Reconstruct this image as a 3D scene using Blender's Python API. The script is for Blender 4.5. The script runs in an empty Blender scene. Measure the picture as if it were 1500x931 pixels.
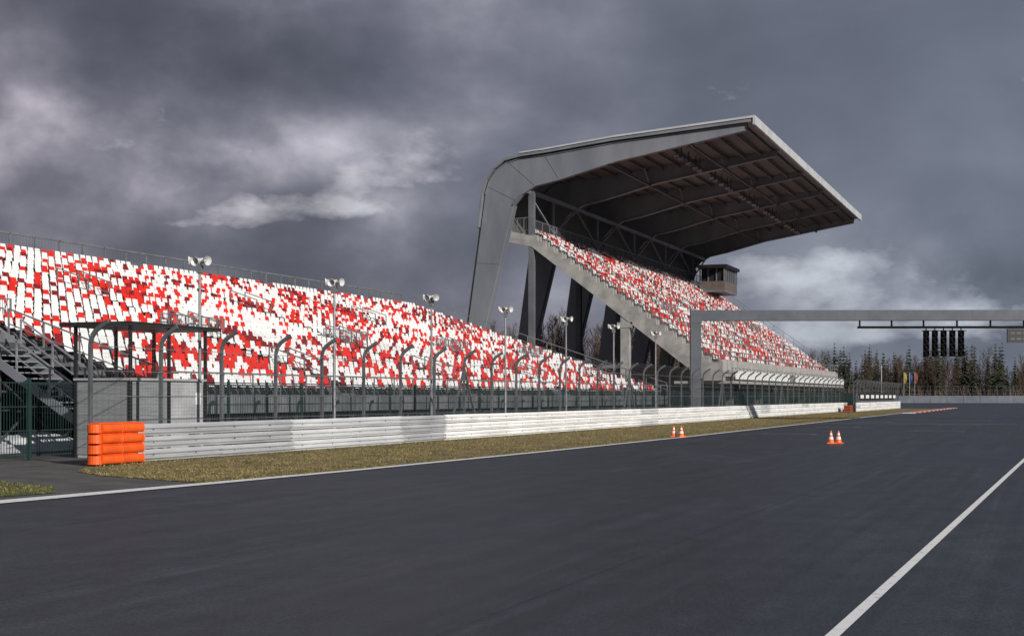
import bpy, math, random
import numpy as np
from mathutils import Vector
random.seed(7); rng=np.random.default_rng(7)
sc=bpy.context.scene
TH=math.atan(795/2083.0); CT=math.cos(TH); ST=math.sin(TH)
def c2w(xc,d,z=0.0): return (xc*CT-d*ST, xc*ST+d*CT, z)
# ------------------------------------------------------------ materials
def mat(name,c1,c2=None,scale=5,rough=.7,metal=0,bump=0,stretch=(1,1,1),detail=6,lo=.35,hi=.65,spec=.5,bscale=None):
    m=bpy.data.materials.new(name); m.use_nodes=True
    nt=m.node_tree; N=nt.nodes; Lk=nt.links; b=N['Principled BSDF']
    b.inputs['Roughness'].default_value=rough; b.inputs['Metallic'].default_value=metal
    b.inputs['Specular IOR Level'].default_value=spec
    if c2 is None: c2=tuple(x*.8 for x in c1)
    tc=N.new('ShaderNodeTexCoord'); mp=N.new('ShaderNodeMapping'); mp.inputs['Scale'].default_value=stretch
    nz=N.new('ShaderNodeTexNoise'); nz.inputs['Scale'].default_value=scale; nz.inputs['Detail'].default_value=detail
    nz.inputs['Roughness'].default_value=.6
    r=N.new('ShaderNodeValToRGB'); r.color_ramp.elements[0].position=lo; r.color_ramp.elements[1].position=hi
    r.color_ramp.elements[0].color=(*c1,1); r.color_ramp.elements[1].color=(*c2,1)
    Lk.new(tc.outputs['Object'],mp.inputs[0]); Lk.new(mp.outputs[0],nz.inputs['Vector'])
    Lk.new(nz.outputs['Fac'],r.inputs[0]); Lk.new(r.outputs[0],b.inputs['Base Color'])
    if bump:
        bn=N.new('ShaderNodeTexNoise'); bn.inputs['Scale'].default_value=bscale or scale*6; bn.inputs['Detail'].default_value=5
        bp=N.new('ShaderNodeBump'); bp.inputs['Strength'].default_value=bump; bp.inputs['Distance'].default_value=.02
        Lk.new(tc.outputs['Object'],bn.inputs['Vector']); Lk.new(bn.outputs['Fac'],bp.inputs['Height']); Lk.new(bp.outputs[0],b.inputs['Normal'])
    return m
# ------------------------------------------------------------ mesh builder
class MB:
    def __init__(s): s.v=[]; s.f=[]; s.m=[]
    def add(s,vs,fs,mi=0):
        o=len(s.v); s.v+=[tuple(p) for p in vs]; s.f+=[tuple(i+o for i in f) for f in fs]; s.m+=[mi]*len(fs)
    def box(s,x0,x1,y0,y1,z0,z1,mi=0):
        s.add([(x0,y0,z0),(x1,y0,z0),(x1,y1,z0),(x0,y1,z0),(x0,y0,z1),(x1,y0,z1),(x1,y1,z1),(x0,y1,z1)],
              [(3,2,1,0),(4,5,6,7),(0,1,5,4),(1,2,6,5),(2,3,7,6),(3,0,4,7)],mi)
    def beam(s,p,q,w,h=None,mi=0,n=4):
        h=h or w; p=Vector(p); q=Vector(q); d=(q-p)
        if d.length<1e-6: return
        d.normalize(); up=Vector((0,0,1)) if abs(d.z)<.95 else Vector((0,1,0))
        a=d.cross(up).normalized(); b=a.cross(d).normalized()
        if n==4: offs=[(-.5,-.5),(.5,-.5),(.5,.5),(-.5,.5)]
        else: offs=[(.5*math.cos(2*math.pi*i/n),.5*math.sin(2*math.pi*i/n)) for i in range(n)]
        vs=[p+a*(x*w)+b*(y*h) for x,y in offs]+[q+a*(x*w)+b*(y*h) for x,y in offs]
        fs=[(i,(i+1)%n,n+(i+1)%n,n+i) for i in range(n)]+[tuple(range(n))[::-1],tuple(range(n,2*n))]
        s.add(vs,fs,mi)
    def cone(s,p,q,r0,r1,n=12,mi=0,caps=True):
        p=Vector(p); q=Vector(q); d=(q-p).normalized(); up=Vector((0,0,1)) if abs(d.z)<.95 else Vector((0,1,0))
        a=d.cross(up).normalized(); b=a.cross(d).normalized()
        c=[(math.cos(2*math.pi*i/n),math.sin(2*math.pi*i/n)) for i in range(n)]
        vs=[p+(a*x+b*y)*r0 for x,y in c]+[q+(a*x+b*y)*r1 for x,y in c]
        fs=[(i,(i+1)%n,n+(i+1)%n,n+i) for i in range(n)]
        if caps: fs+=[tuple(range(n))[::-1],tuple(range(n,2*n))]
        s.add(vs,fs,mi)
    def extr(s,prof,T0,T1,mi=0,caps=True):
        n=len(prof); vs=[(-l,T0,h) for l,h in prof]+[(-l,T1,h) for l,h in prof]
        fs=[(i,(i+1)%n,n+(i+1)%n,n+i) for i in range(n)]
        if caps: fs+=[tuple(range(n)),tuple(range(n,2*n))[::-1]]
        s.add(vs,fs,mi)
    def sheet(s,prof,T0,T1,mi=0,dx=0):
        n=len(prof); vs=[(-l+dx,T0,h) for l,h in prof]+[(-l+dx,T1,h) for l,h in prof]
        s.add(vs,[(i,i+1,n+i+1,n+i) for i in range(n-1)],mi)
    def obj(s,name,mats,parent=None,smooth=False,bevel=0):
        me=bpy.data.meshes.new(name); me.from_pydata(s.v,[],s.f)
        for m in mats: me.materials.append(m)
        me.polygons.foreach_set('material_index',s.m); me.update()
        o=bpy.data.objects.new(name,me); sc.collection.objects.link(o)
        if parent: o.parent=parent
        if smooth:
            me.polygons.foreach_set('use_smooth',[True]*len(me.polygons))
        if bevel:
            md=o.modifiers.new('bevel','BEVEL'); md.width=bevel; md.segments=3; md.limit_method='ANGLE'
        return o
def empty(name):
    o=bpy.data.objects.new(name,None); sc.collection.objects.link(o); return o
def poly(name,pts,z,m,parent=None):
    b=MB(); b.add([(x,y,z) for x,y in pts],[tuple(range(len(pts)))]); return b.obj(name,[m],parent)

# palette
M_conc=mat('concrete',(.23,.225,.215),(.36,.35,.33),1.2,.85,bump=.3)
M_concd=mat('concrete_dark',(.12,.12,.12),(.2,.2,.195),1.0,.85)
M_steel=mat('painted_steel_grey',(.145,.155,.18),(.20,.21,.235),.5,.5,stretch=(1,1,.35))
M_steelm=mat('painted_steel_mid',(.10,.105,.115),(.14,.145,.155),.6,.5)
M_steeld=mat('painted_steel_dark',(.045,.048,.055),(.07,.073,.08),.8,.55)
M_fascia=mat('roof_fascia',(.40,.41,.42),(.50,.51,.52),.5,.45)
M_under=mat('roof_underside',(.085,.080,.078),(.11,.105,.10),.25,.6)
M_beam=mat('roof_beam_grey',(.13,.13,.13),(.17,.17,.17),.7,.6)
M_galv=mat('galvanised',(.30,.31,.33),(.42,.43,.45),2,.45,.5)
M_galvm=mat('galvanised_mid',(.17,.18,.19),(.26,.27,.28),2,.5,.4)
M_galvd=mat('galvanised_dark',(.10,.11,.12),(.17,.18,.19),2,.5,.4)
M_green=mat('green_steel',(.010,.028,.025),(.016,.040,.036),2,.5)
M_white=mat('seat_white',(.68,.68,.67),(.84,.84,.83),.7,.45)
M_red=mat('seat_red',(.58,.018,.010),(.72,.030,.016),.7,.4)
M_dred=mat('seat_dark_red',(.17,.010,.011),(.25,.015,.015),3,.4)
M_black=mat('black_plastic',(.012,.012,.013),(.02,.02,.022),3,.5)
M_wpaint=mat('white_paint',(.62,.62,.61),(.8,.8,.79),6,.6,lo=.3,hi=.5)
M_orange=mat('orange_plastic',(.66,.085,.010),(.82,.12,.015),2.5,.5,detail=10,bump=.15,bscale=8)
M_glass=mat('dark_glass',(.02,.023,.028),(.03,.033,.04),1,.08)

# ------------------------------------------------------------ ground
g_dry=mat('dry_field',(.06,.055,.025),(.12,.10,.05),.15,.95,bump=.4)
poly('ground',[(-2500,-1500),(2500,-1500),(2500,3000),(-2500,3000)],0,g_dry)
def asphalt():
    m=bpy.data.materials.new('asphalt'); m.use_nodes=True; nt=m.node_tree; N=nt.nodes; K=nt.links; b=N['Principled BSDF']
    tc=N.new('ShaderNodeTexCoord')
    def nz(scale,st,det=6,dist=0,rot=0):
        mp=N.new('ShaderNodeMapping'); mp.inputs['Scale'].default_value=st; mp.inputs['Rotation'].default_value=(0,0,rot)
        n=N.new('ShaderNodeTexNoise'); n.inputs['Scale'].default_value=scale; n.inputs['Detail'].default_value=det; n.inputs['Distortion'].default_value=dist
        K.new(tc.outputs['Object'],mp.inputs[0]); K.new(mp.outputs[0],n.inputs['Vector']); return n.outputs['Fac']
    def mr(v,a,b_,c,d):
        r=N.new('ShaderNodeMapRange'); r.inputs[1].default_value=a; r.inputs[2].default_value=b_; r.inputs[3].default_value=c; r.inputs[4].default_value=d
        K.new(v,r.inputs[0]); return r.outputs[0]
    def mul(a,b_):
        r=N.new('ShaderNodeMath'); r.operation='MULTIPLY'; K.new(a,r.inputs[0]); K.new(b_,r.inputs[1]); return r.outputs[0]
    big=mr(nz(.13,(1,.5,1),6,1.2),.32,.68,.62,1.4)
    streak=mr(nz(1.1,(1,.02,1),6,.15),.32,.68,.78,1.2)
    streak2=mr(nz(5.0,(1,.010,1),3,.1,.01),.32,.68,.84,1.16)
    scuff=mr(nz(2.2,(1,.04,1),8,.6,.22),.60,.74,1.0,1.4)
    fine=mr(nz(30,(1,1,1),4),.3,.7,.5,1.5)
    grit=mr(nz(140,(1,1,1),2),.3,.7,.55,1.45)
    mid=mr(nz(1.6,(1,.7,1),8),.3,.7,.80,1.22)
    sx=N.new('ShaderNodeSeparateXYZ'); K.new(tc.outputs['Object'],sx.inputs[0])
    pp=N.new('ShaderNodeMath'); pp.operation='PINGPONG'; pp.inputs[1].default_value=2.1; K.new(sx.outputs[0],pp.inputs[0])
    seam=mr(pp.outputs[0],0,.035,.5,1.0)
    f=mul(mul(mul(big,mul(streak,streak2)),mul(mul(fine,grit),mul(mid,scuff))),seam)
    cm=N.new('ShaderNodeMix'); cm.data_type='RGBA'; cm.blend_type='MULTIPLY'; cm.inputs[0].default_value=1
    cm.inputs[6].default_value=(.032,.0355,.044,1); K.new(f,cm.inputs[7]); K.new(cm.outputs[2],b.inputs['Base Color'])
    K.new(mr(mul(big,streak),.5,1.5,.36,.62),b.inputs['Roughness']); b.inputs['Specular IOR Level'].default_value=.35
    bp=N.new('ShaderNodeBump'); bp.inputs['Strength'].default_value=.5; bp.inputs['Distance'].default_value=.01
    K.new(nz(45,(1,1,1),3),bp.inputs['Height']); K.new(bp.outputs[0],b.inputs['Normal'])
    return m
M_asph=asphalt()
edge=[(17.9,-10),(17.3,8),(16.3,18.9),(15.85,24.4),(15.5,29.5),(15.1,42),(14.85,59),(14.8,100),(14.8,205)]
road=[(-l,t) for l,t in edge]+[(-70,206),(-120,262),(-160,420),(420,420),(420,200),(60,150),(40,-40),(-17.9,-40)]
poly('road',road,.008,M_asph)
M_path=mat('path_asphalt',(.06,.058,.057),(.115,.11,.105),1.2,.85,bump=.3,bscale=50,detail=12)
poly('access_path',[(-17.9,-40),(-17.9,-10),(-17.3,8),(-16.3,18.9),(-15.85,24.4),(-19.5,25.9),(-21.2,27.2),(-22.2,28.9),(-22.35,32),(-22.4,215),(-55,215),(-55,-40)],.004,M_path)
M_grass=mat('dry_grass',(.10,.078,.025),(.25,.185,.075),.9,.95,bump=.6,detail=12,lo=.34,hi=.64,bscale=30)
M_grassg=mat('green_grass',(.05,.085,.018),(.15,.13,.045),1.5,.95,bump=.8,detail=10,bscale=25)
gv=[(-l,t) for l,t in edge[3:]]+[(-22.4,205),(-22.4,32),(-22.2,28.9),(-21.2,27.2),(-19.5,25.9)]
poly('grass_verge',gv,.016,M_grass)
gp=[(-16.85,21.0),(-17.1,19.6),(-17.6,14),(-18.5,4),(-24,4),(-24,15.5),(-20,23.2),(-18,22.4)]
poly('grass_patch',gp,.014,M_grassg)
b=MB()
def inpoly(x,y,P):
    c=False; j=len(P)-1
    for i in range(len(P)):
        if (P[i][1]>y)!=(P[j][1]>y) and x<(P[j][0]-P[i][0])*(y-P[i][1])/(P[j][1]-P[i][1])+P[i][0]: c=not c
        j=i
    return c
def tuft(x,y,green,hm_=1):
    for q in range(3):
        a=random.random()*6.28; h=random.uniform(.015,.05)*hm_; w=random.uniform(.006,.018)
        px=x+random.gauss(0,.06); py=y+random.gauss(0,.06)
        b.add([(px-w*math.cos(a),py-w*math.sin(a),.014),(px+w*math.cos(a),py+w*math.sin(a),.014),(px+random.gauss(0,.04),py+random.gauss(0,.04),.014+h)],[(0,1,2)],1 if green else 0)
k=0
while k<20000:
    y=24.5+ (random.random()**1.7)*120; x=-15-random.random()*7.4
    if not inpoly(x,y,gv): continue
    patch=.5+.5*math.sin(x*1.3+math.sin(y*.5)*2)*math.sin(y*.37+x*.4)
    if random.random()>.25+.75*patch: continue
    k+=1
    tuft(x,y,random.random()<(.6 if (x<-21.3 or x>-16.4) else .2),1.5 if x<-21.6 else 1)
k=0
while k<2500:
    x=-16.8-random.random()*5; y=16+random.random()*7.2
    if inpoly(x,y,gp): k+=1; tuft(x,y,random.random()<.75)
b.obj('grass_tufts',[mat('straw_blades',(.19,.145,.05),(.32,.25,.11),1.2,.9),mat('green_blades',(.065,.085,.02),(.12,.12,.035),1.2,.9)])
def strip(name,pts,ws,z,m):
    b=MB()
    for i in range(len(pts)-1):
        p=Vector((*pts[i],0)); q=Vector((*pts[i+1],0)); d=(q-p).normalized(); n=Vector((-d.y,d.x,0))
        n0=n*ws[i]/2; n1=n*ws[i+1]/2
        b.add([(*(p-n0).xy,z),(*(p+n0).xy,z),(*(q+n1).xy,z),(*(q-n1).xy,z)],[(0,1,2,3)])
    return b.obj(name,[m])
M_line=mat('worn_white_line',(.42,.42,.42),(.82,.82,.81),9,.7,lo=.30,hi=.44,detail=12)
strip('edge_line',[(-l+.12,t) for l,t in edge],[.6,.6,.55,.42,.32,.27,.25,.25,.25],.021,M_line)
strip('pit_lane_line',[(-1.95,-8),(-1.37,16.4),(-.8,40.8),(.6,100),(3.5,220)],[.10]*5,.013,M_line)
M_faint=mat('faded_paint',(.045,.050,.060),(.26,.26,.265),7,.7,lo=.42,hi=.66,detail=10)
b=MB()
for kx,t in enumerate([66,74,82,90,98,106,114,122]):
    l0=4.2 if kx%2 else 10.2
    b.box(-l0-2.4,-l0,t,t+.18,.008,.0125); b.box(-l0-2.4,-l0-2.25,t-1,t,.008,.0125); b.box(-l0-.15,-l0,t-1,t,.008,.0125)
b.box(-14.5,-2,93,93.6,.008,.0122)
b.obj('grid_markings',[M_faint])
b=MB()
for i in range(34):
    t=150+i*2
    b.box(-14.55,-13.4,t,t+2,.008,.055+(i%2)*.001,0 if i%3 else 1)
b.obj('red_white_kerb',[mat('kerb_red',(.5,.035,.02),(.6,.05,.03),4,.6),M_wpaint])

# ------------------------------------------------------------ guard rails
M_rail=[mat('rail_galvanised',(.44,.45,.47),(.60,.61,.63),1.5,.4,.3,stretch=(1,.3,3)),
        mat('rail_white',(.70,.70,.69),(.86,.86,.85),1.2,.45,stretch=(1,.5,2),detail=10),
        mat('rail_dull',(.54,.55,.57),(.70,.71,.72),1.5,.45,.15,stretch=(1,.3,3)),M_galvd]
wp=[(.03,0),(.03,.02),(.045,.045),(.095,.07),(.10,.09),(.095,.11),(.0,.145),(.0,.165),(.095,.2),(.10,.22),(.095,.24),(.045,.265),(.03,.29),(.03,.31)]
def rail(name,L,T0,T1,H0,nb,whitefrom):
    root=empty(name); b=MB(); t=T0
    while t<T1-.1:
        t2=min(t+4.0,T1); base=random.random()
        for k in range(nb):
            z=H0+k*.335
            if t<whitefrom: mi=0 if base<.6 else 2
            else: mi=1 if (base<.85 or random.random()<.5) else 2
            j=random.uniform(-.012,.012); jz=random.uniform(-.006,.006)
            b.sheet([(L-p[0]-j,z+p[1]+jz) for p in wp],t-.15,t2,mi)
        t=t2
    b.obj('rail_beams',M_rail,root)
    p=MB(); t=T0+.6
    while t<T1:
        p.box(-L-.2,-L-.03,t,t+.12,0,H0+nb*.335-.06,3)
        for k in range(nb): 
            p.box(-L-.0,-L+.016,t+.03,t+.09,H0+k*.335+.14,H0+k*.335+.17,3)
        t+=2
    p.obj('rail_posts',M_rail,root); return root
gr=rail('guard_rail',22.35,31.2,166.5,.04,3,48)
b=MB()
for k in range(4):
    z=.04+k*.262; pr=[]
    for i in range(9):
        a=-math.pi/2+math.pi*i/8; pr.append((22.28-.10*max(math.cos(a),0)**.7, z+.115+.115*math.sin(a)))
    for (ta,tb) in [(29.5,30.34),(30.36,31.24)]:
        b.extr([(22.62,z)]+pr+[(22.62,z+.23)],ta,tb)
    n=8; vs=[]
    for i in range(n+1):
        a=math.pi*i/n; vs+=[(-22.43+.19*math.cos(a),29.5-.16*math.sin(a),z+.01),(-22.43+.19*math.cos(a),29.5-.16*math.sin(a),z+.22)]
    b.add(vs,[(2*i,2*i+2,2*i+3,2*i+1) for i in range(n)]+[tuple(range(0,2*n+2,2)),tuple(range(1,2*n+2,2))])
    b.box(-22.56,-22.28,29.5,31.2,z+.229,z+.263)
o=b.obj('orange_end_block',[M_orange],gr,bevel=.015)
rail('guard_rail',20.7,161.5,210,.04,3,0)
b=MB(); b.box(-21.6,-20.9,158.6,160.6,0,.75,0)
for k in range(4): b.box(-21.63,-20.87,158.58,160.62,.08+k*.19,.15+k*.19,1)
b.obj('tyre_barrier',[M_black,M_orange],None,bevel=.04)

# ------------------------------------------------------------ debris fence
def fence(name,L,T0,T1,sp,brace):
    root=empty(name); p=MB(); t=T0; idx=0
    while t<=T1:
        prof=[(L,0),(L,3.08),(L-.05,3.27),(L-.17,3.42),(L-.52,3.64)]
        lean=random.gauss(0,.02)
        for i in range(len(prof)-1):
            a=prof[i]; c=prof[i+1]
            p.beam((-a[0],t+lean*a[1]/3,a[1]),(-c[0],t+lean*c[1]/3,c[1]),.075,.11,0)
        p.box(-L-.14,-L+.14,t-.14,t+.14,0,.06,0)
        if idx in brace:
            p.beam((-L,t,2.9),(-L,t-1.7,.05),.08,.08,0); p.beam((-L,t,2.9),(-L,t+1.7,.05),.08,.08,0)
        t+=sp; idx+=1
    p.obj('posts',[M_galvd],root)
    w=MB()
    z=1.05
    while z<3.06:
        w.beam((-L+.08,T0,z),(-L+.08,T1,z),.005,.005,0,3); z+=.1
    for l,z in [(L-.16,3.28),(L-.3,3.45),(L-.42,3.53),(L-.52,3.6)]: w.beam((-l+.06,T0,z),(-l+.06,T1,z),.005,.005,0,3)
    t=T0
    while t<T1:
        w.beam((-L+.085,t,1.0),(-L+.085,t,3.08),.0045,.0045,0,3)
        w.beam((-L+.085,t,3.08),(-L+.56,t,3.6),.0045,.0045,0,3); t+=.13
    for z in (1.1,1.75,2.4,3.02): w.beam((-L+.1,T0,z),(-L+.1,T1,z),.015,.015,0,4)
    w.obj('wire_mesh',[M_galvm],root); return root
fence('debris_fence',22.8,29.8,167,3.05,{8,16,24,32,40})
fence('debris_fence',21.25,164,214,3.05,{1})
b=MB(); b.box(-21.15,-21.1,168,206,1.25,2.15,0)
t=169
while t<205:
    for q in range(5):
        w_=random.uniform(.35,.6); b.box(-21.1,-21.09,t,t+w_,1.5,1.9,1); t+=w_+.15
    t+=2
b.obj('advertising_board',[M_black,M_wpaint])
pf=empty('panel_fence'); b=MB(); L=26.1
t=14
while t<205:
    if not (34.6<t<37.5):
        b.box(-L-.007,-L+.007,t,t+.014,.08,2.15)
    t+=.11
for z in (.12,.8,1.45,2.1): 
    b.box(-L-.012,-L+.012,14,34.6,z,z+.03); b.box(-L-.012,-L+.012,37.5,205,z,z+.03)
t=14.0
while t<205:
    b.box(-L-.04,-L+.04,t-.04,t+.04,0,2.25); t+=2.5
b.obj('bars',[M_green],pf)

# ------------------------------------------------------------ seats
prof=np.array([(0,.33),(.02,.40),(.34,.385),(.41,.47),(.46,.76)])
def seats(name,rows,ts,parent,pat,vc,hc,wd):
    V=[];F=[];MI=[]; grid={}
    for i,(L0,H0,tmin) in enumerate(rows):
        for j,t in enumerate(ts):
            r=random.random()
            if i>0 and (i-1,j) in grid and random.random()<vc: c=grid[(i-1,j)]
            elif j>0 and (i,j-1) in grid and random.random()<hc: c=grid[(i,j-1)]
            else: c=0 if r<pat[0] else (1 if r<pat[1] else 2)
            grid[(i,j)]=c
            if t<tmin: continue
            w=wd; o=len(V); jt=random.gauss(0,.010); jl=random.gauss(0,.014)
            for k,(l,h) in enumerate(prof):
                ww=w*(.84 if k in(0,4) else 1)
                V.append((-(L0+l+jl),t-ww+jt,H0+h)); V.append((-(L0+l+jl),t+ww+jt,H0+h))
            for k in range(4): F.append((o+2*k,o+2*k+1,o+2*k+3,o+2*k+2)); MI.append(c)
    me=bpy.data.meshes.new(name); me.from_pydata(V,[],F)
    for m in (M_white,M_red,M_dred): me.materials.append(m)
    me.polygons.foreach_set('material_index',MI); me.update()
    o=bpy.data.objects.new(name,me); sc.collection.objects.link(o); o.parent=parent
def railing(b,p,q,h,sp=1.5,bars=.0,mi=0,r=.045,mids=(.5,)):
    p=Vector(p); q=Vector(q); n=max(1,int((q-p).length/sp)); up=Vector((0,0,h))
    for i in range(n+1):
        a=p.lerp(q,i/n); b.beam(a,a+up,r,r,mi)
    b.beam(p+up,q+up,r,r,mi)
    for f in mids: b.beam(p+up*f,q+up*f,r*.7,r*.7,mi)
    if bars:
        m=int((q-p).length/bars)
        for i in range(m):
            a=p.lerp(q,(i+.5)/m); b.beam(a+up*.12,a+up,.014,.014,mi)

# ------------------------------------------------------------ uncovered stand
us=empty('open_grandstand')
NR=25; dp=.82; rise=.275; LF=27.0; HF=1.75; T1=38.6
rows=[]
for i in range(NR):
    l=LF+i*dp; rows.append((l+.25,HF+i*rise, T1 if i<7 else 8))
aisles=[22,38.2,52,66,80,94]
ts=[]; t=8.3
while t<102.8:
    if not any(abs(t-a)<.7 for a in aisles): ts.append(t)
    t+=.5
seats('seats',rows,ts,us,(.57,.87),.44,.12,.212)
b=MB()
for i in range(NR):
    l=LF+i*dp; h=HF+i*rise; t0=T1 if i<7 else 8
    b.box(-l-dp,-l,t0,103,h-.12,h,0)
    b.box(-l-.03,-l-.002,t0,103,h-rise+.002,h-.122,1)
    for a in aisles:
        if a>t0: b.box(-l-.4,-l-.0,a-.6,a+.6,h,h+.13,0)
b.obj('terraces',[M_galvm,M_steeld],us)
b=MB()
lb=LF+NR*dp; hb=HF+NR*rise
b.box(-LF+.02,-LF+.1,T1,103,HF-.6,HF+.05,0)
b.box(-lb-1.3,-lb,8,103,hb-.3,hb-.18,0)
b.box(-lb-1.4,-lb-1.3,8,103,0,hb-.1,1)  # dark back sheet added so the space under the stand reads dark
lm=LF+7*dp; hm=HF+7*rise
b.box(-lm+.02,-lm+1.3,8,T1,hm-.55,hm-.43,1)
b.obj('deck_and_added_backing',[M_galv,M_concd],us)
b=MB()
t=9
while t<103.5:
    for l,h in [(27.2,HF),(31,HF+4*rise),(34.8,HF+9*rise),(39.5,HF+15*rise),(44,HF+20*rise),(47.3,hb)]:
        if l<32 and t<T1: 
            if l>30: b.beam((-l,t,0),(-l,t,hm-.5),.11,.11)
            continue
        b.beam((-l,t,0),(-l,t,h-.2),.11,.11)
    L0=31 if t<T1 else 27.2
    b.beam((-L0,t,HF+(L0-27)*rise/dp-.35),(-47.3,t,hb-.4),.12,.22)
    b.beam((-34.8,t,.2),(-39.5,t,4.8),.07,.07); b.beam((-39.5,t,.2),(-34.8,t,3.6),.07,.07)
    b.beam((-31,t,.2),(-34.8,t,3.4),.07,.07); b.beam((-L0,t,1.9 if t<T1 else 1.0),(-47.3,t,1.9),.06,.06)
    b.beam((-31,t,.3),(-31,t+3,2.4),.06,.06); b.beam((-34.8,t+3,.3),(-34.8,t,3.5),.06,.06)
    if t>T1: b.beam((-27.2,t,.1),(-27.2,t+3,1.5),.05,.05)
    t+=3
for z in (1.9,3.3): b.beam((-31,8,z),(-31,T1,z),.07,.07)
b.obj('scaffold',[M_steeld],us)
b=MB()
railing(b,(-lb-1.25,8,hb-.18),(-lb-1.25,103,hb-.18),1.45,1.9,.24,0,.085,(.12,.55))
railing(b,(-lb-1.25,103.05,hb-.18),(-lb,103.05,hb-.18),1.15,1.2)
railing(b,(-lb,103.05,hb-.1),(-LF,103.05,HF),1.0,1.6,0,0,.05,(.5,))
railing(b,(-lm+1.28,8,hm-.43),(-lm+1.28,T1-2.9,hm-.43),1.1,1.5,.18,0,.05,(.12,))
railing(b,(-LF+.06,T1,HF),(-LF+.06,103,HF),.8,1.9,0,0,.045,(.5,))
railing(b,(-lm,T1-.1,hm),(-LF,T1-.1,HF),1.0,1.4,0,0,.05,(.5,))
for a in aisles:
    for s in (-.75,.75):
        for i0,i1 in ((8,10),(15,17),(2,4) if a>T1 else (8,10)):
            railing(b,(-LF-i0*dp,a+s,HF+i0*rise),(-LF-i1*dp,a+s,HF+i1*rise),.95,1.0,0,0,.045,(.5,))
    for i0 in (9,):
        if a+2.5<103: railing(b,(-LF-i0*dp-.05,a-2.4,HF+i0*rise),(-LF-i0*dp-.05,a+2.4,HF+i0*rise),.95,.6,.12,0,.04,(.1,))
b.obj('railings',[M_galvm],us)
b=MB(); n=18; s0=(lm-1.3,hm-.43); s1=(26.4,0.1)
for i in range(n):
    f=i/(n-1); l=s0[0]+(s1[0]-s0[0])*f; h=s0[1]+(s1[1]-s0[1])*f
    b.box(-l-.16,-l+.17,T1-2.7,T1-1.1,h-.04,h,0)
for tt in (T1-2.75,T1-1.05):
    b.beam((-s0[0],tt,s0[1]-.1),(-s1[0],tt,s1[1]-.05),.06,.28,1)
    railing(b,(-s0[0],tt,s0[1]),(-s1[0],tt,s1[1]),1.0,1.3,0,0,.05,(.5,))
b.obj('stairs',[M_galv,M_steel],us)

# ------------------------------------------------------------ covered stand
cs=empty('covered_grandstand')
CT0,CT1=121.6,190.5
NR2=22; dp2=.79; rs2=.555; L2=27.2; H2=4.6
rows=[(L2+i*dp2+.18,H2+i*rs2,0) for i in range(NR2)]
ais2=[132,146,160,174]; ts=[]; t=CT0+.9
while t<CT1-.6:
    if not any(abs(t-a)<.75 for a in ais2): ts.append(t)
    t+=.52
seats('seats',rows,ts,cs,(.52,.84),.2,.10,.21)
b=MB()
for i in range(NR2):
    l=L2+i*dp2; h=H2+i*rs2
    b.box(-l-dp2,-l,CT0,CT1,h-.18,h,0); b.box(-l-.12,-l-.003,CT0+.01,CT1-.01,h-rs2+.002,h-.182,0)
    for a in ais2: b.box(-l-.4,-l-.002,a-.55,a+.55,h,h+.25,0)
lb2=L2+NR2*dp2; hb2=H2+NR2*rs2
b.box(-lb2-2.6,-lb2,CT0,CT1,hb2-.5,hb2-.2,0)
b.box(-L2+.02,-L2+.22,CT0,CT1,H2-1.5,H2+.35,0)
b.box(-L2-4,-L2+1.2,CT0,CT1,H2-1.75,H2-1.52,0)
b.obj('terraces',[M_conc],cs)
b=MB()
st=[(L2-.4,H2+.15)]
for i in range(NR2): st+= [(L2+i*dp2,H2+i*rs2+.1),(L2+(i+1)*dp2,H2+i*rs2+.1)]
bot=[(lb2+2.4,hb2+.1),(lb2+2.4,hb2-.9),(lb2-.2,hb2-1.5),(L2+1.2,H2-1.5),(L2-.4,H2-1.5)]
for tt in (CT0-.35,CT1+.01): b.extr(st+bot,tt,tt+.34)
for tt in (135,149,163,177):
    b.extr([(L2,H2-.3),(lb2,hb2-.9),(lb2,hb2-2.2),(L2+1,H2-1.7)],tt-.25,tt+.25)
b.obj('stringers',[M_conc],cs)
b=MB()
def seatH(l): return H2+(l-L2)*rs2/dp2
for tt in (CT0-.3,135,149,163,177,CT1-.2):
    for l,w in ((35.6,.8),(29.2,.6)):
        b.box(-l-w/2,-l+w/2,tt-.0,tt+.6,0,seatH(l)-1.3)
    b.box(-35.6-.7,-35.6+.7,tt-.05,tt+.65,seatH(34.6)-2.0,seatH(34.6)-1.5)
b.obj('concrete_columns',[M_conc],cs)
b=MB()
for tt in (CT0-.3,135,149,163,177,CT1-.2):
    b.box(-44.7,-44.2,tt,tt+.5,0,20.4 if (tt<122) else hb2-1)
b.obj('shade_toned_columns',[M_steelm],cs)  # concrete columns; the darker steel grey paints in the shade on them
b=MB()
b.box(-36,-35.6,128,CT1,0,4.2)
b.box(-44.9,-35.4,124,CT1,4.3,4.6)
b.obj('concourse_walls',[M_concd],cs)
outer=[(24.6,25.0),(36.4,24.15),(42.9,23.45),(45.2,23.3),(46.6,23.0),(47.6,22.3),(48.3,21.4),(48.7,20.2),(50.4,8.35),(51.6,0)]
inner=[(50.6,0),(48.7,8.3),(46.0,19.1),(45.2,20.0),(43.85,20.75),(41.55,21.2),(36.4,22.5),(24.7,24.5)]
b=MB()
frT=[121.0,134.9,148.8,162.7,176.6,190.5]
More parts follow.
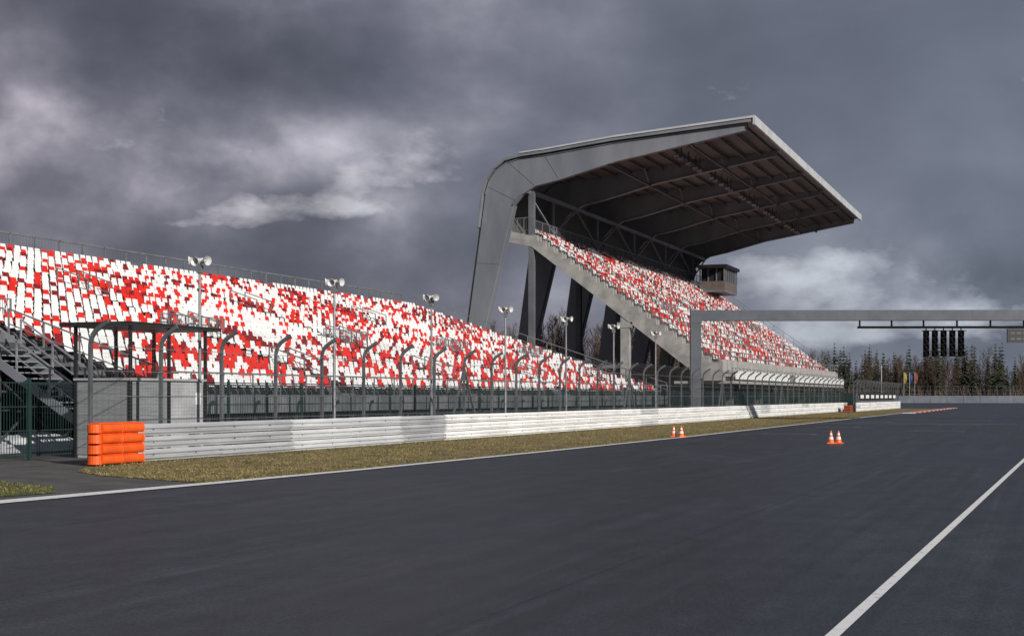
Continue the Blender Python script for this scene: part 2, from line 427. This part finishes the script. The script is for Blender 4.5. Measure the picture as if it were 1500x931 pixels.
for tt in frT:
    b.extr(outer+inner,tt-.2,tt+.2,0)
    def flange(path,w,th):
        for i in range(len(path)-1):
            a,c=path[i],path[i+1]; b.beam((-a[0],tt,a[1]),(-c[0],tt,c[1]),w,th,0)
    flange(outer,.62,.10); flange(inner,.62,.10)
    for (oL,oH),(iL,iH) in (((36.4,24.1),(36.4,22.5)),((42.9,23.4),(41.55,21.2)),((48.4,20.9),(45.7,19.5)),((30.5,24.5),(30.5,23.55)),((49.5,14),(47.3,13.8)),((46.4,23.0),(43.9,20.8))):
        b.beam((-oL,tt,oH),(-iL,tt,iH),.46,.05,0)
b.obj('roof_frames',[M_steel],cs)
off=[(24.0,25.12),(24.2,25.42),(36.4,24.54),(42.9,23.84),(45.3,23.66),(46.85,23.3),(47.95,22.5),(48.65,21.5),(49.02,20.25),(49.45,17.2)]
inn=[(49.25,17.2),(48.84,20.25),(48.46,21.45),(47.75,22.4),(46.7,23.12),(45.2,23.42),(42.9,23.6),(36.4,24.3),(24.6,25.1)]
b=MB(); b.extr(off+inn,120.4,191.4,0)
b.obj('roof_skin',[M_steel],cs)
b=MB(); b.extr([(24.0,25.43),(24.0,25.62),(36.4,24.72),(42.9,24.0),(45.2,23.8),(45.2,23.69),(42.9,23.86),(36.4,24.56)],120.3,191.5,0)
b.box(-24.0,-23.8,120.3,191.5,24.85,25.62,0)
b.obj('roof_edge_trim',[M_fascia],cs)
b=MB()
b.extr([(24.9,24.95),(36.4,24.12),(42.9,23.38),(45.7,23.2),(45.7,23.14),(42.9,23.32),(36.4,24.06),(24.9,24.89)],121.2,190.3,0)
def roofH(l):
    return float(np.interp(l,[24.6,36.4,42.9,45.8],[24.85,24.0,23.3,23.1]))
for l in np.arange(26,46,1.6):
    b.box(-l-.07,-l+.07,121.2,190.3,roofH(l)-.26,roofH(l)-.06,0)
for l,dz in ((29.5,1.0),(37.0,1.6)):
    h=roofH(l)
    b.beam((-l,121,h-dz),(-l,190.5,h-dz),.18,.18,1)
    for k in range(5):
        a=frT[k]; w=13.9
        for s in (0,1):
            y0=a+s*w; y1=a+w*(.16 if s==0 else .84)
            b.beam((-l,y0,h-dz),(-l,y1,h-.2),.12,.12,2)
b.beam((-44.6,121,20.35),(-44.6,190.5,20.35),.3,.35,3)
b.box(-47.4,-47.3,121.3,190.2,16.2,21.6,0)
for k in range(5):
    a=frT[k]; c=frT[k+1]; m=(a+c)/2
    for p,q in (((a,20.2),(m,17.2)),((m,17.2),(c,20.2))): b.beam((-44.6,p[0],p[1]),(-44.6,q[0],q[1]),.14,.14,3)
    b.beam((-44.6,m,17),(-44.6,m,20.3),.16,.16,3)
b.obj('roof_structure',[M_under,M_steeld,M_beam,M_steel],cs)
b=MB()
for k in range(5):
    for f in (.18,.30,.5,.7,.82):
        tt=frT[k]+13.9*f; l=31.5; h=roofH(l)-1.1
        b.box(-l-.3,-l+.3,tt,tt+.4,h-.3,h,0); b.box(-l-.04,-l+.04,tt+.15,tt+.25,h,h+1,0)
        b.box(-l-.25,-l+.25,tt-.02,tt-.001,h-.26,h-.04,1)
b.beam((-31.5,122,roofH(31.5)-.9),(-31.5,190,roofH(31.5)-.9),.12,.12,0)
b.obj('roof_lights',[M_steeld,M_fascia],cs)
b=MB()
railing(b,(-lb2-2.4,CT0-.2,hb2-.2),(-lb2+.0,CT0-.2,hb2-.1),1.3,.6,.14,0,.06,(.1,))
railing(b,(-lb2+.3,CT0+.3,hb2-.3),(-lb2+.3,CT1,hb2-.3),1.25,2,.2,0,.06,(.1,))
railing(b,(-lb2,CT0-.2,hb2),(-L2,CT0-.2,H2),.55,2.2,0,0,.05,(.5,))
railing(b,(-L2+.1,CT0,H2+.35),(-L2+.1,CT1,H2+.35),.8,2,0,0,.05,(.5,))
railing(b,(-L2+1.15,CT0,H2-1.5),(-L2+1.15,CT1,H2-1.5),1.1,1.6,0,0,.05,(.35,.7))
for a in ais2:
    for i0 in (3,10,17):
        for s in (-.65,.65): railing(b,(-L2-i0*dp2,a+s,H2+i0*rs2),(-L2-(i0+2)*dp2,a+s,H2+(i0+2)*rs2),.95,1,0,0,.05,(.5,))
    railing(b,(-L2-9*dp2,a-3,H2+9*rs2),(-L2-9*dp2,a+3,H2+9*rs2),.9,.8,.2,0,.05,(.1,))
railing(b,(-lb2,CT1+.2,hb2),(-L2,CT1+.2,H2),1.0,1.6,0,0,.05,(.5,))
b.obj('railings',[M_galvm],cs)
b=MB()
t=CT0+1
while t<CT1-3:
    b.box(-L2+1.22,-L2+1.27,t,t+3.2,H2-1.35,H2-.65,0 if random.random()<.8 else 1); t+=3.4
b.obj('front_panels',[M_wpaint,M_galv],cs)
b=MB(); x0,x1,y0,y1=-42.4,-39.2,178.5,186; z0=15.0
b.box(x0,x1,y0,y1,z0,z0+.3,0); b.box(x0,x1,y0,y1,z0+.3,z0+1.4,1); b.box(x0+.15,x1-.15,y0+.15,y1-.15,z0+1.4,z0+3.1,2); b.box(x0-.3,x1+.3,y0-.3,y1+.3,z0+3.1,z0+3.5,0)
for yy in np.arange(y0,y1+.1,1.25): b.box(x1-.14,x1+.02,yy-.07,yy+.07,z0+1.4,z0+3.1,0)
for xx in np.arange(x0,x1+.1,1.06): b.box(xx-.07,xx+.07,y0-.02,y0+.14,z0+1.4,z0+3.1,0)
b.box(x0+.3,x0+.9,y0+.5,y1-.5,11,z0,1)
b.obj('commentary_booth',[M_steelm,mat('booth_panel',(.09,.075,.065),(.13,.11,.095),2,.6),M_glass],cs)

# ------------------------------------------------------------ loudspeaker poles
hornm=mat('horn_grey',(.55,.55,.54),(.66,.66,.65),4,.4)
for d in (44.5,52.8,61,69.3,77.9,86.3,95.3):
    T=(d-.357*25)/.934; T=round(T,1)
    root=empty('loudspeaker_pole'); root.location=(-25,T,0); root.rotation_euler=(0,0,random.uniform(-.3,.3))
    b=MB(); b.cone((0,0,0),(0,0,6.0),.06,.04,10); b.box(-.15,.15,-.15,.15,0,.03); b.box(-.22,.22,-.025,.025,5.9,5.95)
    b.box(-.09,.09,-.07,.07,5.6,5.85)
    b.obj('pole',[M_galvm],root)
    b=MB()
    for sx,dy in ((-1,-.5),(1,-.35),(-.1,-.6)):
        a=Vector((.08*sx,0,6.0)); dirv=Vector((sx,dy,-.12)).normalized()
        e=a+dirv*.26
        b.cone(a-dirv*.14,a,.065,.065,12); b.cone(a,a+dirv*.15,.035,.08,14,0,False); b.cone(a+dirv*.15,e,.08,.15,14,0,False); b.cone(e-dirv*.02,e+dirv*.01,.15,.154,14,0,False)
    b.obj('horns',[hornm],root)

# ------------------------------------------------------------ marshal booth
mb=empty('marshal_booth'); b=MB()
b.box(-26.0,-24.2,33.4,37.0,0,2.2,0)
b.box(-24.197,-24.17,33.4,35.1,.1,2.15,1); b.box(-24.197,-24.165,35.25,37.0,.1,2.15,0)
b.box(-26.0,-24.2,33.37,33.398,.1,2.15,1)
b.box(-26.05,-24.1,33.3,37.1,2.2,2.26,0)
b.box(-24.165,-24.15,36.6,36.85,1.5,1.85,2)
for l in (24.15,26.0):
    for t in (33.35,35.2,37.1): b.box(-l-.04,-l+.04,t-.04,t+.04,0,3.72,3)
b.box(-26.3,-23.9,33.0,37.6,3.72,3.83,3)
b.obj('cabin',[mat('cabin_grey',(.30,.31,.32),(.42,.43,.44),1.5,.6),mat('cabin_shutter',(.17,.18,.19),(.26,.27,.28),1,.5,stretch=(1,1,22)),M_wpaint,M_black],mb)

# ------------------------------------------------------------ start light gantry
gt=empty('start_light_gantry'); gt.location=c2w(12.75,98.8); gt.rotation_euler=(0,0,TH-.02)
gm=mat('gantry_paint',(.060,.068,.085),(.085,.094,.112),1,.5)
b=MB(); b.box(-.36,.36,-.36,.36,0,6.98); b.box(-.55,.55,-.55,.55,0,.25)
b.box(-.36,44,-.36,.36,6.982,7.70); b.box(43.3,44,-.36,.36,0,6.98)
for x in np.arange(3,43,4.0): b.box(x,x+.03,-.365,.365,6.978,7.704)
b.box(-.4,.4,-.4,.4,6.8,6.9)
b.obj('frame',[gm],gt)
b=MB()
for x in (11.3,13.5,15.7,18,20.3,22.6,25): b.box(x,x+.1,-.06,.06,6.54,6.98)
b.beam((11.2,0,6.52),(27,0,6.52),.16,.16)
for k in range(5):
    x=15.75+k*.6; b.box(x+.15,x+.21,-.04,.04,6.25,6.5)
    b.box(x+.02,x+.34,-.06,.12,4.5,6.32)
    for q in range(4):
        z=4.5+q*.455
        b.box(x,x+.36,-.14,.14,z,z+.43); b.cone((x+.18,-.14,z+.21),(x+.18,-.26,z+.21),.15,.155,12,0,False)
        b.cone((x+.18,-.145,z+.21),(x+.18,-.15,z+.21),.12,.12,12,0)
b.beam((15.6,0,6.28),(18.7,0,6.28),.05,.05)
b.obj('signal_lights',[mat('matt_black',(.006,.006,.006),(.009,.009,.009),3,.9,spec=.1)],gt)
b=MB(); b.box(21.5,25,-.1,.1,5.45,6.4,0)
for r_,n in ((6.05,5),(5.65,6)):
    x=21.7
    for q in range(n): b.box(x,x+.3,-.11,-.101,r_,r_+.12,1); x+=.42
b.obj('matrix_board',[M_black,mat('sign_grey',(.08,.08,.08),(.12,.12,.12),3,.6)],gt)

# ------------------------------------------------------------ cones
M_cone=mat('cone_orange',(.80,.12,.02),(.88,.16,.03),8,.5)
for px,v in ((987,60),(998,60.3),(1217,70),(1228,70)):
    d=2083*1.75/v; x,y,_=c2w((px-750)/2083*d,d)
    root=empty('traffic_cone'); root.location=(round(x,2),round(y,2),.02); root.rotation_euler=(0,0,random.random())
    b=MB(); b.box(-.17,.17,-.17,.17,0,.035,0)
    hs=[.035,.16,.25,.32,.38,.47]; rs=[.125,.094,.072,.055,.041,.022]; ms=[0,1,0,1,0]
    for i in range(5): b.cone((0,0,hs[i]),(0,0,hs[i+1]),rs[i],rs[i+1],20,ms[i],i==4)
    b.obj('cone_body',[M_cone,M_wpaint],root)

# ------------------------------------------------------------ snow pile
b=MB(); nx,ny=40,14
vs=[]
for i in range(nx):
    for j in range(ny):
        u=i/(nx-1); w=j/(ny-1); h=.75*math.sin(math.pi*u)**.5*math.sin(math.pi*w)*(0.7+.4*math.sin(u*17)+.25*random.random())
        vs.append((-33+w*3.2,26+u*15,max(h,0)*.9-.02))
b.add(vs,[(i*ny+j,i*ny+j+1,(i+1)*ny+j+1,(i+1)*ny+j) for i in range(nx-1) for j in range(ny-1)])
b.obj('snow_pile',[mat('old_snow',(.5,.52,.56),(.8,.82,.85),3,.7,bump=.5)],None,True)

# ------------------------------------------------------------ far wall + fence, flags, lamp
b=MB()
def wallseg(p,q):
    p=Vector(p);q=Vector(q); n=int((q-p).length/4)
    for i in range(n):
        a=p.lerp(q,i/n); c=p.lerp(q,(i+.985)/n); b.beam(a+Vector((0,0,.95)),c+Vector((0,0,.95)),.5,1.9,0)
        b.beam(a+Vector((0,0,1.9)),a+Vector((0,0,4.4)),.1,.1,1)
    for z in (2.4,3.2,4.3): b.beam(p+Vector((0,0,z)),q+Vector((0,0,z)),.04,.04,1)
wallseg(c2w(88,372),c2w(210,350)); wallseg(c2w(210,350),c2w(320,330))
b.obj('concrete_barrier',[mat('barrier_grey',(.10,.115,.14),(.16,.18,.205),.3,.8),M_galvd])
for px,col in ((1324,(.4,.29,.06)),(1332,(.05,.08,.22)),(1340,(.3,.06,.05))):
    root=empty('banner_flag'); root.location=c2w((px-750)/2083*380,380)
    b=MB(); b.cone((0,0,0),(0,0,8.2),.07,.05,8,1)
    vs=[];n=8
    for i in range(n):
        z=5.2+2.8*i/(n-1)
        for j in range(4): vs.append((j*.25,.12*math.sin(i*.9+j*1.3)*j/3,z))
    b.add(vs,[(i*4+j,i*4+j+1,(i+1)*4+j+1,(i+1)*4+j) for i in range(n-1) for j in range(3)],0)
    b.obj('flag_and_pole',[mat('flag_cloth',col,tuple(x*.8 for x in col),2,.8),M_galv],root)
root=empty('lamp_post'); root.location=c2w((1291-750)/2083*240,240)
b=MB(); b.cone((0,0,0),(0,0,7.0),.1,.07,8); b.beam((0,0,6.95),(.9,0,7.1),.08,.08); b.box(.3,1.1,-.15,.15,7.05,7.2)
b.obj('post',[M_galv],root)

# ------------------------------------------------------------ trees
b=MB()
def conifer(x,y,h):
    b.add([(x-.15,y,0),(x+.15,y,0),(x,y+.15,0),(x,y,h)],[(0,1,3),(1,2,3),(2,0,3)],2)
    R=h*random.uniform(.15,.21); z=h*random.uniform(.06,.16)
    while z<h*.98:
        f=1-z/h; r=R*f**.8*random.uniform(.75,1.15)+.12; n=7
        a0=random.random()*6.28
        for i in range(n):
            a=a0+i*6.283/n+random.uniform(-.25,.25); rr=r*random.uniform(.6,1.2); da=.42
            zz=z+random.uniform(-.15,.15)
            b.add([(x,y,zz+.28*r+.15),(x+rr*.7*math.cos(a-da),y+rr*.7*math.sin(a-da),zz-.05),(x+rr*math.cos(a),y+rr*math.sin(a),zz-.22*rr),(x+rr*.7*math.cos(a+da),y+rr*.7*math.sin(a+da),zz-.05)],
                  [(0,1,2),(0,2,3)],0 if random.random()<.6 else 1)
        z+=h*.055*random.uniform(.8,1.2)
def blade(p,q,w,mi):
    p=Vector(p);q=Vector(q); s=(q-p).cross(Vector((random.random()-.5,random.random()-.5,.2))).normalized()*w
    b.add([p-s,p+s,q],[(0,1,2)],mi)
def bare(x,y,h):
    mi=3 if random.random()<.05 else (2 if random.random()<.5 else 4)
    tx,ty=random.gauss(0,.3),random.gauss(0,.3); top=Vector((x+tx,y+ty,h))
    b.add([(x-.15,y,0),(x+.15,y,0),(x,y+.15,0),top],[(0,1,3),(1,2,3),(2,0,3)],mi)
    nb=22
    for i in range(nb):
        f=.25+.72*i/nb; base=Vector((x,y,0)).lerp(top,f); a=random.random()*6.28; ln=h*.27*(1.15-f)*random.uniform(.7,1.3)+.4
        e=base+Vector((math.cos(a)*ln*.65,math.sin(a)*ln*.65,ln*.85)); blade(base,e,.06,mi)
        for k in range(6):
            p=base.lerp(e,.25+.13*k); a2=random.random()*6.28; l2=ln*.45*random.uniform(.6,1.3)
            e2=p+Vector((math.cos(a2)*l2*.6,math.sin(a2)*l2*.6,l2*.8)); blade(p,e2,.035,4)
            for q in range(2):
                p3=p.lerp(e2,.4+.3*q); blade(p3,p3+Vector((random.gauss(0,.35),random.gauss(0,.35),.7)),.03,4)
def hn(u): return .5+.5*math.sin(u*.11)*math.sin(u*.047+1.2)
for i in range(480):
    xc=random.uniform(62,235); d=random.uniform(392,460)
    x,y,_=c2w(xc,d); hh=hn(xc)
    if random.random()<.25+.5*hn(xc*2.3+9): conifer(x,y,random.uniform(7,14)+5*hh)
    else: bare(x,y,random.uniform(7,13)+4*hh)
for i in range(100):
    xc=random.uniform(-8,32); d=random.uniform(205,260); x,y,_=c2w(xc,d)
    if random.random()<.08: conifer(x,y,random.uniform(8,11))
    else: bare(x,y,random.uniform(10,15))
for i in range(3200):
    xc=random.uniform(60,238); d=random.uniform(386,400); x,y,_=c2w(xc,d)
    blade((x,y,0),(x+random.gauss(0,1),y+random.gauss(0,1),random.uniform(1.5,5.5)),.22,random.choice([0,4,4,2]))
b.obj('tree_line',[mat('needles_dark',(.010,.018,.009),(.022,.034,.015),.4,.9),mat('needles_mid',(.018,.030,.011),(.035,.05,.02),.4,.9),
  mat('bark_brown',(.06,.04,.028),(.10,.07,.045),1,.9),mat('birch_bark',(.25,.23,.2),(.38,.36,.33),1,.8),mat('twigs',(.06,.036,.026),(.10,.062,.044),1,.9)])

# ------------------------------------------------------------ world
SUN_EL=math.radians(21); A=math.radians(32)
sdir=Vector((math.cos(SUN_EL)*math.cos(A),-math.cos(SUN_EL)*math.sin(A),math.sin(SUN_EL)))
w=bpy.data.worlds.new('World'); sc.world=w; w.use_nodes=True; nt=w.node_tree; N=nt.nodes; K=nt.links; N.clear()
out=N.new('ShaderNodeOutputWorld'); sky=N.new('ShaderNodeTexSky'); sky.sky_type='NISHITA'; sky.sun_disc=False
sky.sun_elevation=SUN_EL; sky.sun_rotation=math.atan2(sdir.x,sdir.y)
bg1=N.new('ShaderNodeBackground'); bg1.inputs[1].default_value=.07; K.new(sky.outputs[0],bg1.inputs[0])
tc=N.new('ShaderNodeTexCoord'); sx=N.new('ShaderNodeSeparateXYZ'); K.new(tc.outputs['Generated'],sx.inputs[0])
def M(op,a,b_=None,c=None,clamp=False):
    n=N.new('ShaderNodeMath'); n.operation=op; n.use_clamp=clamp
    for i,v in enumerate((a,b_,c)):
        if v is None: continue
        if isinstance(v,(int,float)): n.inputs[i].default_value=v
        else: K.new(v,n.inputs[i])
    return n.outputs[0]
X,Y,Z=sx.outputs
az=M('ADD',M('ARCTAN2',X,Y),TH)
el=M('ARCSINE',Z)
def noise(scale,det,rough,dist,offv=(0,0,0),st=(1,1,1.7)):
    mp=N.new('ShaderNodeMapping'); mp.inputs['Location'].default_value=offv; mp.inputs['Scale'].default_value=st
    K.new(tc.outputs['Generated'],mp.inputs[0])
    n=N.new('ShaderNodeTexNoise'); n.inputs['Scale'].default_value=scale; n.inputs['Detail'].default_value=det; n.inputs['Roughness'].default_value=rough; n.inputs['Distortion'].default_value=dist
    K.new(mp.outputs[0],n.inputs['Vector']); return n.outputs['Fac']
def rad(px,py):
    return math.atan((px-750)/2083), math.atan((580-py)/2083*math.cos(math.atan((px-750)/2083)))
def blob(px,py,rx,ry,amp):
    a,e=rad(px,py); sa=rx/2083; se=ry/2083
    u=M('DIVIDE',M('SUBTRACT',az,a),sa); v=M('DIVIDE',M('SUBTRACT',el,e),se)
    q=M('ADD',M('MULTIPLY',u,u),M('MULTIPLY',v,v)); return M('MULTIPLY',M('EXPONENT',M('MULTIPLY',q,-1.0)),amp)
def total(s,L_):
    for q in L_: s=M('ADD',s,q)
    return s
n1=noise(4.5,5,.5,.3,(3.1,1.2,0.4)); n2=noise(11,10,.52,.1,(1.3,7,2.0),(1,1,1.5)); n3=noise(17,11,.56,.0,(5.3,2,1.0),(1,1,1.9))
tex=M('MULTIPLY_ADD',M('SUBTRACT',0.14,az),2.6,.14,True)
tex=M('MAXIMUM',tex,blob(1330,440,330,90,1.0))
f=M('ADD',M('MULTIPLY',M('SUBTRACT',n1,.5),M('MULTIPLY_ADD',tex,.65,.55)),M('MULTIPLY',M('SUBTRACT',n2,.5),M('MULTIPLY_ADD',tex,1.15,.12)))
s=total(f,[blob(640,210,190,60,.18),blob(480,250,260,60,.08),blob(330,200,200,70,.05),blob(60,90,230,110,.04),
 blob(330,105,200,55,-.15),blob(560,90,300,60,-.06),blob(100,250,80,40,-.07),
 blob(120,370,300,45,-.05),blob(650,370,260,50,-.05),blob(1400,400,160,30,-.05),blob(1300,180,300,140,-.03),blob(1000,60,400,80,.02)])
ramp=N.new('ShaderNodeValToRGB'); e=ramp.color_ramp; e.interpolation='B_SPLINE'
K.new(M('ADD',s,.44),ramp.inputs[0])
e.elements[0].position=.0; e.elements[0].color=(.072,.077,.098,1)
e.elements[1].position=1.0; e.elements[1].color=(.72,.72,.75,1)
for p,c in ((.22,(.100,.105,.130)),(.40,(.146,.151,.184)),(.54,(.205,.207,.245)),(.68,(.33,.325,.365)),(.84,(.54,.535,.57))):
    q=e.elements.new(p); q.color=(*c,1)
# sun-lit cumulus with crisper edges, only in the broken bands
cm=total(n3,[blob(1190,400,130,42,.34),blob(1245,385,55,20,.20),blob(1420,465,240,36,.36),blob(1230,490,130,28,.30),
  blob(385,310,115,22,.24),blob(545,305,85,16,.24),blob(255,328,85,10,.24),blob(660,200,120,45,.17),blob(560,250,160,45,.15),blob(330,215,130,50,.11)])
cf=M('MULTIPLY',M('SUBTRACT',cm,.69),4.6,None,True); cf=M('MULTIPLY',cf,.78,None,True)
cshade=N.new('ShaderNodeValToRGB'); K.new(M('MULTIPLY_ADD',M('SUBTRACT',n2,.5),1.6,.62),cshade.inputs[0])
cshade.color_ramp.elements[0].color=(.22,.225,.26,1); cshade.color_ramp.elements[1].color=(.85,.84,.84,1)
cmix=N.new('ShaderNodeMix'); cmix.data_type='RGBA'; K.new(cf,cmix.inputs[0]); K.new(ramp.outputs[0],cmix.inputs[6]); K.new(cshade.outputs[0],cmix.inputs[7])
tint=N.new('ShaderNodeMix'); tint.data_type='RGBA'; tint.blend_type='MULTIPLY'; tint.inputs[0].default_value=1
tr=N.new('ShaderNodeValToRGB'); K.new(M('ADD',M('MULTIPLY',az,1.4),.5),tr.inputs[0])
tr.color_ramp.elements[0].color=(1.06,.985,1.03,1); tr.color_ramp.elements[1].color=(.88,.985,1.08,1)
K.new(cmix.outputs[2],tint.inputs[6]); K.new(tr.outputs[0],tint.inputs[7])
bg2=N.new('ShaderNodeBackground'); K.new(tint.outputs[2],bg2.inputs[0]); bg2.inputs[1].default_value=1.0
mx=N.new('ShaderNodeMixShader'); mx.inputs[0].default_value=.96
K.new(bg1.outputs[0],mx.inputs[1]); K.new(bg2.outputs[0],mx.inputs[2]); K.new(mx.outputs[0],out.inputs[0])
sun=bpy.data.lights.new('sun','SUN'); sun.energy=4.6; sun.angle=math.radians(.6); sun.color=(1,.955,.89)
so=bpy.data.objects.new('sun',sun); sc.collection.objects.link(so); so.rotation_euler=(-sdir).to_track_quat('-Z','Y').to_euler()
# ------------------------------------------------------------ camera
cam=bpy.data.cameras.new('camera'); co=bpy.data.objects.new('camera',cam); sc.collection.objects.link(co)
co.location=(0,0,1.75); co.rotation_euler=(math.pi/2,0,TH); cam.lens=50; cam.sensor_width=36; cam.shift_y=114.5/1500
cam.clip_end=6000; cam.clip_start=.1; sc.camera=co
sc.view_settings.view_transform='Standard'; sc.view_settings.look='None'; sc.view_settings.exposure=0
